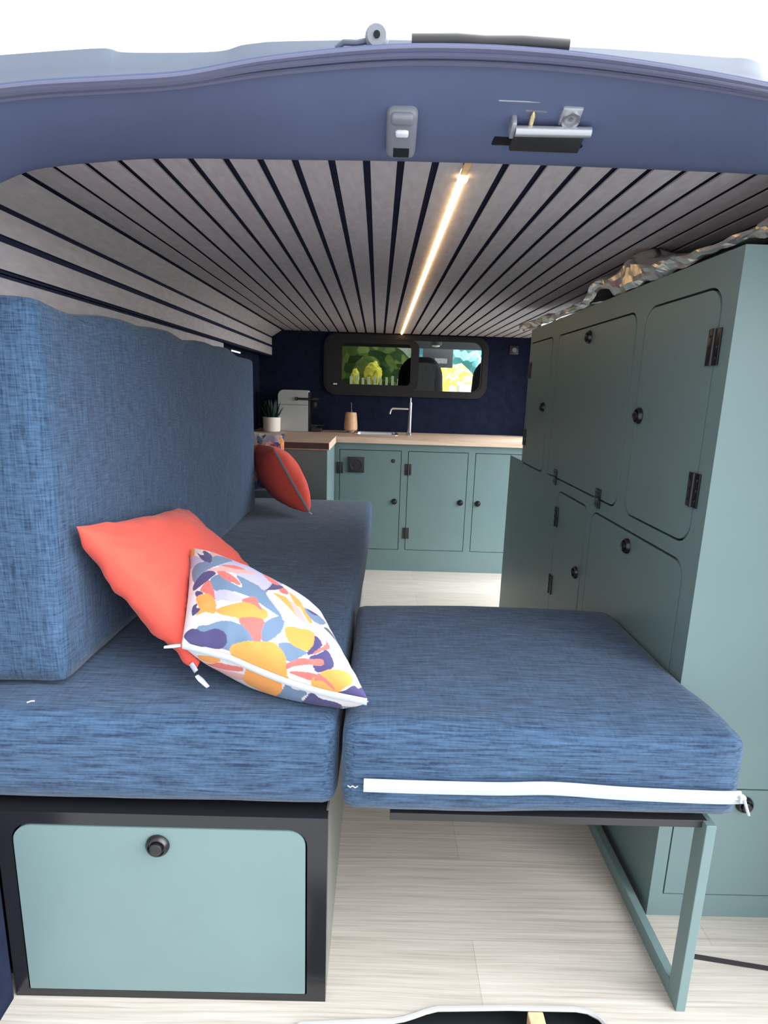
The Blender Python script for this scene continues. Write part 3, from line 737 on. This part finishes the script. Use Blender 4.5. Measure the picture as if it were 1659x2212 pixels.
PN = 240
PCOL = {'W': (.62, .575, .595), 'L': (.40, .38, .53), 'B': (.135, .20, .30), 'V': (.07, .06, .155), 'O': (.70, .285, .075), 'R': (.60, .145, .13), 'P': (.62, .33, .32), 'G': (.08, .085, .13)}
PRINT = [('L',1,[(-0.878,0.85),(-0.674,0.85),(-0.378,0.787),(-0.018,0.775),(0.412,0.798),(0.074,0.092),(-0.378,0.238),(-0.726,0.412)]),('W',1,[(-0.887,0.911),(-0.674,0.85),(-0.632,0.542),(-0.787,0.462),(-0.86,0.603)]),('O',1,[(-0.997,0.996),(-0.911,0.951),(-0.895,0.809),(-0.903,0.573),(-0.996,0.646),(-0.999,0.809)]),('L',1,[(-0.989,0.617),(-0.869,0.573),(-0.763,0.395),(-0.962,0.327)]),('P',1,[(-0.632,0.714),(-0.412,0.798),(-0.291,0.739),(-0.617,0.557)]),('V',1,[(-0.869,0.714),(-0.787,0.66),(-0.739,0.798),(-0.66,0.674),(-0.617,0.557),(-0.646,0.344),(-0.763,0.412)]),('W',1,[(-0.86,0.701),(-0.763,0.687),(-0.751,0.588),(-0.809,0.603)]),('B',1,[(-0.932,0.274),(-0.739,0.378),(-0.632,0.344),(-0.617,0.526),(-0.462,0.726),(-0.309,0.674),(-0.511,0.344),(-0.687,0.166),(-0.763,0.092),(-0.887,-0.074)]),('P',1,[(-0.701,0.166),(-0.573,0.238),(-0.378,0.395),(-0.147,0.479),(0.018,0.479),(-0.291,0.238),(-0.526,0.166),(-0.66,0.111)]),('R',1,[(-0.495,0.327),(-0.309,0.479),(-0.147,0.479),(-0.274,0.378)]),('R',1,[(-0.557,0.147),(-0.429,0.184),(-0.291,0.092),(-0.256,-0.018),(-0.395,-0.018),(-0.495,0.018)]),('V',1,[(-0.726,0.129),(-0.573,0.111),(-0.739,-0.111),(-0.887,-0.22),(-0.895,-0.092)]),('B',1,[(-0.66,-0.055),(-0.542,0.092),(-0.479,0.018),(-0.274,-0.055),(-0.238,0.0),(-0.291,0.184),(-0.111,0.166),(0.092,0.111),(0.074,0.0),(0.202,-0.291),(0.129,-0.309),(-0.055,-0.238),(-0.166,-0.184),(-0.412,-0.202),(-0.526,-0.22),(-0.588,-0.256)]),('R',1,[(-0.687,-0.055),(-0.646,-0.111),(-0.603,-0.274),(-0.603,-0.412),(-0.674,-0.327),(-0.798,-0.238)]),('V',1,[(-0.869,-0.256),(-0.798,-0.256),(-0.751,-0.327),(-0.84,-0.361)]),('L',1,[(-0.588,-0.256),(-0.462,-0.202),(-0.327,-0.22),(-0.238,-0.291),(-0.378,-0.395),(-0.511,-0.395),(-0.588,-0.429)]),('O',1,[(-0.85,-0.361),(-0.687,-0.309),(-0.603,-0.412),(-0.588,-0.526),(-0.617,-0.632),(-0.726,-0.617),(-0.84,-0.66),(-0.809,-0.557)]),('O',1,[(-0.588,-0.573),(-0.429,-0.462),(-0.202,-0.309),(-0.055,-0.291),(0.037,-0.344),(-0.018,-0.479),(-0.238,-0.603),(-0.446,-0.646),(-0.557,-0.632)]),('R',1,[(-0.274,-0.327),(-0.111,-0.147),(-0.055,-0.238),(-0.037,-0.361),(-0.129,-0.309)]),('V',1,[(-0.903,-0.588),(-0.887,-0.495),(-0.83,-0.479),(-0.84,-0.542),(-0.787,-0.573),(-0.85,-0.646),(-0.887,-0.66)]),('R',1,[(-0.327,-0.632),(-0.037,-0.495),(-0.074,-0.714),(-0.22,-0.787)]),('B',1,[(-0.82,-0.83),(-0.687,-0.798),(-0.542,-0.726),(-0.309,-0.701),(-0.22,-0.763),(-0.166,-0.86),(-0.256,-0.992),(-0.462,-0.989),(-0.701,-0.989),(-0.82,-0.989)]),('V',1,[(-0.979,-0.918),(-0.918,-0.85),(-0.83,-0.85),(-0.751,-0.878),(-0.617,-0.83),(-0.511,-0.85),(-0.479,-0.926),(-0.542,-0.986),(-0.726,-0.994),(-0.911,-0.992)]),('R',1,[(-0.22,-0.763),(-0.274,-0.687),(-0.037,-0.526),(-0.092,-0.787),(-0.166,-0.86)]),('B',1,[(0.184,-0.309),(-0.018,-0.526),(-0.092,-0.787),(0.0,-0.763),(0.147,-0.573),(0.22,-0.395)]),('L',1,[(0.018,-0.763),(0.166,-0.588),(0.22,-0.687),(0.092,-0.739)]),('O',1,[(-0.395,-0.926),(-0.129,-0.82),(0.055,-0.763),(0.147,-0.83),(0.166,-0.911),(0.166,-0.986),(0.147,-1.0),(-0.22,-1.0),(-0.446,-1.0)]),('B',1,[(0.092,-0.751),(0.238,-0.674),(0.412,-0.714),(0.327,-0.809),(0.184,-0.903),(0.147,-0.83)]),('O',1,[(0.274,-0.412),(0.495,-0.344),(0.573,-0.378),(0.511,-0.573),(0.429,-0.701),(0.238,-0.674),(0.202,-0.511)]),('O',1,[(0.166,0.111),(0.291,0.166),(0.361,0.147),(0.412,-0.184),(0.361,-0.111),(0.238,0.037)]),('L',1,[(0.074,-0.018),(0.184,-0.074),(0.378,-0.184),(0.511,-0.256),(0.395,-0.274),(0.22,-0.256),(0.166,-0.22)]),('L',1,[(0.202,-0.327),(0.327,-0.291),(0.495,-0.309),(0.412,-0.378),(0.256,-0.378)]),('P',1,[(0.378,0.129),(0.479,0.055),(0.511,-0.22),(0.412,-0.184)]),('O',1,[(0.429,0.412),(0.542,0.327),(0.557,0.166),(0.446,0.111)]),('O',1,[(0.511,0.092),(0.588,0.184),(0.617,-0.074),(0.557,-0.166)]),('R',1,[(0.274,0.309),(0.378,0.511),(0.412,0.344),(0.309,0.238)]),('V',1,[(0.074,0.111),(0.202,0.429),(0.378,0.542),(0.256,0.291)]),('R',1,[(0.111,0.646),(0.202,0.787),(0.327,0.542),(0.202,0.446)]),('L',1,[(0.037,0.462),(0.147,0.479),(0.202,0.412),(0.074,0.111),(0.0,0.129)]),('B',1,[(0.573,0.166),(0.775,0.274),(0.895,0.274),(0.763,0.018),(0.632,-0.055)]),('V',1,[(0.603,0.184),(0.687,0.238),(0.775,0.256),(0.674,0.147)]),('L',1,[(0.617,-0.111),(0.751,-0.018),(0.809,-0.129),(0.939,-0.22),(0.85,-0.617),(0.911,-0.632),(0.714,-0.775),(0.701,-0.687),(0.687,-0.542),(0.726,-0.412)]),('G',1,[(0.775,-0.037),(0.869,0.055),(0.957,-0.111),(0.967,-0.238),(0.962,-0.166),(0.86,-0.111)]),('V',1,[(0.573,-0.395),(0.632,-0.511),(0.446,-0.739),(0.412,-0.726),(0.511,-0.573)]),('P',1,[(0.557,-0.309),(0.632,-0.309),(0.674,-0.446),(0.632,-0.511),(0.617,-0.378)]),('R',1,[(0.462,-0.726),(0.66,-0.495),(0.701,-0.378),(0.726,-0.462),(0.674,-0.557),(0.542,-0.674)]),('V',1,[(0.429,-0.775),(0.557,-0.674),(0.674,-0.573),(0.687,-0.787),(0.495,-0.911),(0.446,-0.86)]),('R',1,[(0.166,-0.926),(0.327,-0.82),(0.429,-0.798),(0.542,-0.751),(0.588,-0.763),(0.542,-0.83),(0.327,-0.887),(0.166,-0.962)]),('R',1,[(0.184,-0.976),(0.327,-0.939),(0.446,-0.932),(0.495,-0.939),(0.429,-0.979),(0.309,-0.979)]),('O',1,[(0.412,-0.996),(0.511,-0.918),(0.557,-0.878),(0.674,-0.82),(0.809,-0.775),(0.887,-0.798),(0.84,-0.911),(0.726,-0.989),(0.66,-1.0)]),('R',1,[(0.479,-0.932),(0.511,-0.918),(0.588,-0.951),(0.66,-0.989),(0.632,-0.992),(0.526,-0.967),(0.446,-0.979)]),('O',1,[(0.945,-0.238),(0.957,-0.291),(0.976,-0.446),(0.957,-0.632),(0.967,-0.446)]),('V',1,[(0.687,-0.999),(0.775,-0.979),(0.878,-0.903),(0.918,-0.918),(0.989,-0.84),(0.997,-0.976),(1.0,-1.0),(0.809,-1.0)]),('O',-1,[(-0.83,-0.979),(-0.739,-0.994),(-0.573,-0.998),(-0.632,-0.979),(-0.798,-0.932)]),('R',-1,[(-0.787,-0.887),(-0.632,-0.979),(-0.462,-0.992),(-0.309,-0.994),(-0.588,-0.945)]),('P',-1,[(-0.751,-0.86),(-0.588,-0.939),(-0.309,-0.979),(-0.309,-0.939),(-0.511,-0.85)]),('O',-1,[(-0.291,-0.996),(-0.166,-0.998),(0.111,-0.997),(0.055,-0.918),(-0.074,-0.887),(-0.309,-0.918)]),('B',-1,[(0.129,-0.996),(0.238,-0.997),(0.378,-0.997),(0.327,-0.979),(0.344,-0.945),(0.184,-0.945),(0.055,-0.926)]),('V',-1,[(0.395,-0.996),(0.526,-0.992),(0.739,-0.976),(0.751,-0.911),(0.557,-0.939),(0.378,-0.945),(0.327,-0.939)]),('B',-1,[(0.751,-0.962),(0.911,-0.945),(0.962,-0.962),(0.85,-0.911)])]   #PRINTDATA
def mk_pattern():
    m, nt, b = new_mat('leaf and petal print cotton'); setp(b, rough=.85, spec=.12, sheen=.1)
    at = nt.nodes.new('ShaderNodeAttribute'); at.attribute_name = 'print'
    nt.links.new(at.outputs['Color'], b.inputs['Base Color'])
    n = N(nt, 'ShaderNodeTexNoise', Scale=1.0, Detail=3.0); nt.links.new(objco(nt, (16, 16, 16)), n.inputs['Vector']); bump(nt, b, n.outputs[0], .3, .005)
    return m
M['pattern'] = mk_pattern()

def inside(x, y, pg):
    c = False; n = len(pg)
    for k in range(n):
        (x0, y0), (x1, y1) = pg[k], pg[k - 1]
        if (y0 > y) != (y1 > y) and x < (x1 - x0) * (y - y0) / (y1 - y0) + x0: c = not c
    return c

def paint_print(bm, n, rot=0):
    """print the petal motifs on the cloth, in pillow coordinates"""
    lay = bm.verts.layers.float_color.new('print'); uvl = bm.loops.layers.uv['UVMap']
    def soft(pg):
        q = [(*p, 0) for p in pg]; q = curve([q[-1]] + q + [q[0], q[1]], 5)[5:-5]
        return [(p.x, p.y) for p in q]
    PR = [(c, sd, soft(pg)) for c, sd, pg in PRINT]
    boxes = [(c, sd, pg, min(p[0] for p in pg), max(p[0] for p in pg), min(p[1] for p in pg), max(p[1] for p in pg)) for c, sd, pg in PR]
    for v in bm.verts:
        uvs = [l[uvl].uv for l in v.link_loops]; q = uvs[0]
        sd = -1 if q.x > 1.5 else 1
        a, b_ = (q.x - 2 if sd < 0 else q.x) * 2 - 1, q.y * 2 - 1
        if rot: a, b_, sd = b_, -a, 1
        col = 'W'
        for c, s_, pg, x0, x1, y0, y1 in boxes:
            if s_ == sd and x0 <= a <= x1 and y0 <= b_ <= y1 and inside(a, b_, pg): col = c
        v[lay] = (*PCOL[col], 1)


def zip_on(parent, fn, side_off, r, n=24, a=.02, b=.98, flat=.35, puller=None, up=(0, 0, 1)):
    pts = [fn(a + (b - a) * i / n) + V(side_off) for i in range(n + 1)]
    bm = bmesh.new(); tube(bm, pts, r, 8, sx=flat, sy=1, up=up)
    z = obj('zip', bm, M['white_tape'], parent, True)
    if puller is not None:
        p0 = V(puller[0]); bm = bmesh.new()
        tube(bm, [p0, p0 + V(puller[1]) * .35, p0 + V(puller[1])], [.004, .0052, .0035], 8, sx=1, sy=.5); obj('zip_puller', bm, M['white_tape'], z, True)
    return z

PC = [(-.305, .852, .597), (-.006, .786, .545), (-.100, .970, .610), (-.362, 1.075, .690)]
bm2, base2, nr2, sf2 = pillow(*PC, (.2, -.3, 1), .14, n=PN, seed=5, pinch=.04, amp=.004, asym=1.75, sag=.011, rest=.513)
from mathutils.bvhtree import BVHTree
bvh = BVHTree.FromBMesh(bm2)
# near red pillow leaning on the backrest
bm, base, nr, sf = pillow((-.476, .890, .774), (-.474, 1.338, .712), (-.285, 1.31, .545), (-.288, .868, .548), (.8, 0, .6), .115, seed=2, pinch=.09, amp=.011, asym=1.25, n=70)
for v in bm.verts:                    # the red pillow gives way where the patterned one presses on it
    a, b = bvh.ray_cast(v.co, nr2), bvh.ray_cast(v.co, -nr2)
    if a[0] is not None and b[0] is not None: v.co = b[0] - nr2 * .003
t = thing('throw_pillow', 'coral red pillow leaning on the backrest behind the patterned one in front', 'pillow', (-.36, 1.08, .515), 'coral red pillows')
obj('cover', bm, M['coral'], t, 'all')
zip_on(t, lambda q: base(-1, 1 - .10 * q), (0, -.003, -.004), .006, 6, 0, 1, puller=(base(-1, 1) + V((.002, -.006, -.010)), (.022, -.016, -.010)))
# near patterned pillow lying against it
t = thing('patterned_pillow', 'patterned leaf print pillow lying on the near seat with its zip to the front', 'pillow', (-.2, .95, .515), 'patterned pillows')
bm = bm2; paint_print(bm, PN); obj('cover', bm, M['pattern'], t, 'all')
zip_on(t, lambda q: base2(-1 + 2 * q, -1), (0, -.003, .000), .0058, 26, .01, .99, puller=(base2(-1, -1) + V((0, -.004, 0)), (-.024, -.006, -.001)))
# far red pillow
bm, base3, nr3, sf3 = pillow((-.432, 2.34, .752), (-.268, 2.180, .530), (-.405, 2.44, .540), (-.545, 2.58, .745), (-.5, -.6, .2), .165, seed=9, pinch=.04, amp=.005)
t = thing('throw_pillow', 'coral red pillow at the far end of the seat showing its white zip edge', 'pillow', (-.43, 2.38, .515), 'coral red pillows')
obj('cover', bm, M['coral'], t, 'all')
zip_on(t, lambda q: base3(-1 + 2 * q, -1), (.002, -.004, .002), .0075, 18, .04, 1.0, puller=(base3(1, -1), (.012, -.010, -.004)))
# far patterned pillow
bm, base4, nr4, sf4 = pillow((-.64, 2.585, .53), (-.43, 2.585, .53), (-.435, 2.635, .792), (-.62, 2.635, .802), (0, -1, .1), .08, n=60, seed=12, pinch=.04)
t = thing('patterned_pillow', 'patterned print pillow standing behind the far coral pillow', 'pillow', (-.53, 2.6, .515), 'patterned pillows')
paint_print(bm, 40, 1); obj('cover', bm, M['pattern'], t, 'all')

# small white thread bits on the seat
bm = bmesh.new(); tube(bm, [(-.526, .802, .5185), (-.521, .805, .5195), (-.517, .807, .5185)], .0011, 6)
tag(obj('lint', bm, M['white_tape']), 'tiny white scrap of thread on the front left of the seat', 'thread')

# ================================================================== CAB AND OUTSIDE
bm = bmesh.new(); box(bm, -.85, 1.05, YW + .04, 4.72, 1.405, 1.44); box(bm, -.85, -.82, YW + .04, 4.3, -.3, 1.44); struct('ceiling_cab', bm, M['headliner'])
def car_seat(cx, label):
    t = thing('car_seat', label, 'seat', (cx, 4.2, .2), 'front cab seats')
    obj('backrest', cushion(cx - .24, cx + .24, 4.13, 4.27, .30, .95, .06, .01, .003, .05, 4), M['seat_cloth'], t, 'all')
    obj('base', cushion(cx - .25, cx + .25, 4.16, 4.75, .15, .30, .05, .01, .003, .06, 4), M['seat_cloth'], t, 'all')
    def hw(p, tt):
        p.x += (p.x - cx) * (-.38 if tt[2] > 0 else .10) * max(0, abs(tt[2])) ** 2; return p
    obj('headrest', cushion(cx - .150, cx + .150, 4.09, 4.20, .955, 1.228, .05, .01, .002, .03, 4, hw), M['seat_cloth'], t, 'all')
car_seat(.265, 'black cab seat seen through the middle of the bulkhead window')
car_seat(.785, 'black cab seat at the right edge of the bulkhead window')
t = thing('sun_visor', 'grey sun visor with a pale label seen through the bulkhead window', 'sun visor', (.45, 4.9, 1.19))
bm = bmesh.new(); box(bm, .325, .575, 4.89, 4.905, 1.195, 1.352, .008); obj('panel', bm, M['cab_grey'], t, True)
bm = bmesh.new(); box(bm, .425, .525, 4.886, 4.8895, 1.228, 1.268, .001); obj('label', bm, M['label_white'], t, label='pale printed label')
t = thing('dome_lamp', 'small white round lamp under the cab ceiling above the visor', 'lamp', (.40, 4.6, 1.345))
bm = bmesh.new(); lathe(bm, (.400, 4.55, 1.405), (0, 0, -1), [(.040, 0), (.044, .050), (.040, .062)], 20); obj('housing', bm, M['cab_grey'], t, True)
bm = bmesh.new(); lathe(bm, (.400, 4.55, 1.3425), (0, 0, -1), [(.030, 0), (.026, .008), (.0005, .012)], 20); obj('lens', bm, M['lamp_white'], t, True)
bm = bmesh.new(); box(bm, -.85, 1.05, 4.74, 4.80, 1.335, 1.44); box(bm, -.85, -.42, 4.74, 4.80, .2, 1.44); struct('trim_9', bm, M['cab_grey'])
bm = bmesh.new(); box(bm, -.85, 1.05, 4.85, 5.3, -.62, .92); tag(obj('dashboard', bm, M['cab_grey']), 'grey dashboard below the windscreen in the cab', 'dashboard')

bm = bmesh.new(); box(bm, -30, 30, -30, 30, -.65, -.62); struct('ground', bm, M['asphalt'])

def shrub(name, label, cat, c, r, mat, seed, group=None, sub=4):
    bm = bmesh.new(); bmesh.ops.create_icosphere(bm, subdivisions=sub, radius=1)
    for v in bm.verts:
        n_ = v.co.normalized(); k = 1 + .22 * noise.noise(n_ * 2.3 + V((seed, 0, 0))) + .13 * noise.noise(n_ * 7 + V((0, seed, 0)))
        v.co = V((c[0] + n_.x * r[0] * k, c[1] + n_.y * r[1] * k, c[2] + n_.z * r[2] * k))
    o = obj(name, bm, mat, None, 'all'); tag(o, label, cat, group)
shrub('yellow_bush', 'bright yellow bush outside, seen between the cab seats', 'bush', (.95, 8.2, .30), (.62, .5, 1.02), M['yellow_leaf'], 1)
shrub('leafy_tree', 'pale blue green tree outside at the right of the window', 'tree', (1.35, 10.5, 1.5), (.75, .6, 1.0), M['teal_leaf'], 4)
shrub('hedge', 'dark green hedge added outside in place of the reflection in the smoked pane', 'hedge', (-.25, 9.6, .6), (1.05, .5, 1.15), M['green_leaf'], 6)  # hedge, small bushes and pickets stand in for the smoked pane's reflection
shrub('yellow_bush', 'small yellow bush added before the dark hedge in place of a reflection in the pane', 'bush', (-.13, 8.4, 1.22), (.12, .10, .16), M['yellow_leaf'], 8)
shrub('yellow_bush', 'smallest yellow bush added in place of a reflection near the left frame of the smoked pane', 'bush', (-.385, 8.4, 1.15), (.06, .08, .13), M['yellow_leaf'], 11)
for i in range(9):
    x = -.44 + i * .08
    bm = bmesh.new(); box(bm, x, x + .035, 8.00, 8.02, -.62, 1.17 + .02 * math.sin(i * 2.1), .004)
    tag(obj('reflection_picket', bm, M['fence_paint']), 'pale upright picket added before the dark hedge in place of a pane reflection', 'picket', 'pale pickets behind the smoked pane')
bm = bmesh.new(); box(bm, .93, 1.23, 7.2, 7.4, -.62, 1.10, .02)
tag(obj('garden_wall', bm, M['fence_paint']), 'pale low wall outside in front of the large yellow bush', 'wall')

# ================================================================== LIGHT, CAMERA
w = bpy.data.worlds.new('World'); SC.world = w; w.use_nodes = True; nt = w.node_tree
bg = nt.nodes['Background']
tc = nt.nodes.new('ShaderNodeTexCoord'); dt = N(nt, 'ShaderNodeVectorMath', operation='DOT_PRODUCT')
dt.inputs[1].default_value = V((.93, .05, .36)).normalized()
nt.links.new(tc.outputs['Generated'], dt.inputs[0])
mr = N(nt, 'ShaderNodeMapRange'); mr.inputs['From Min'].default_value = .35; mr.inputs['From Max'].default_value = 1
mr.inputs['To Min'].default_value = 1.95; mr.inputs['To Max'].default_value = 15.0
nt.links.new(dt.outputs['Value'], mr.inputs['Value']); nt.links.new(mr.outputs[0], bg.inputs['Strength'])
bg.inputs['Color'].default_value = (.94, .97, 1.0, 1)

F = 1248.16; YAW, PITCH, ROLL = .0099, .2078, .0315
f = V((math.sin(YAW) * math.cos(PITCH), math.cos(YAW) * math.cos(PITCH), -math.sin(PITCH)))
r = V((math.cos(YAW), -math.sin(YAW), 0)); d = f.cross(r)
right = r * math.cos(ROLL) - d * math.sin(ROLL); down = r * math.sin(ROLL) + d * math.cos(ROLL)
cd = bpy.data.cameras.new('camera'); cam = bpy.data.objects.new('camera', cd); COL.objects.link(cam)
cd.sensor_fit = 'HORIZONTAL'; cd.sensor_width = 36; cd.lens = F / 1659 * 36; cd.clip_start = .02; cd.clip_end = 200
up = -down; back = -f
cam.matrix_world = Matrix(((right.x, up.x, back.x, 0), (right.y, up.y, back.y, 0), (right.z, up.z, back.z, 1.0), (0, 0, 0, 1)))
SC.camera = cam
SC.view_settings.view_transform = 'Standard'; SC.view_settings.look = 'None'
SC.view_settings.gamma = 1; SC.view_settings.use_curve_mapping = False
SC.view_settings.exposure = 0.0
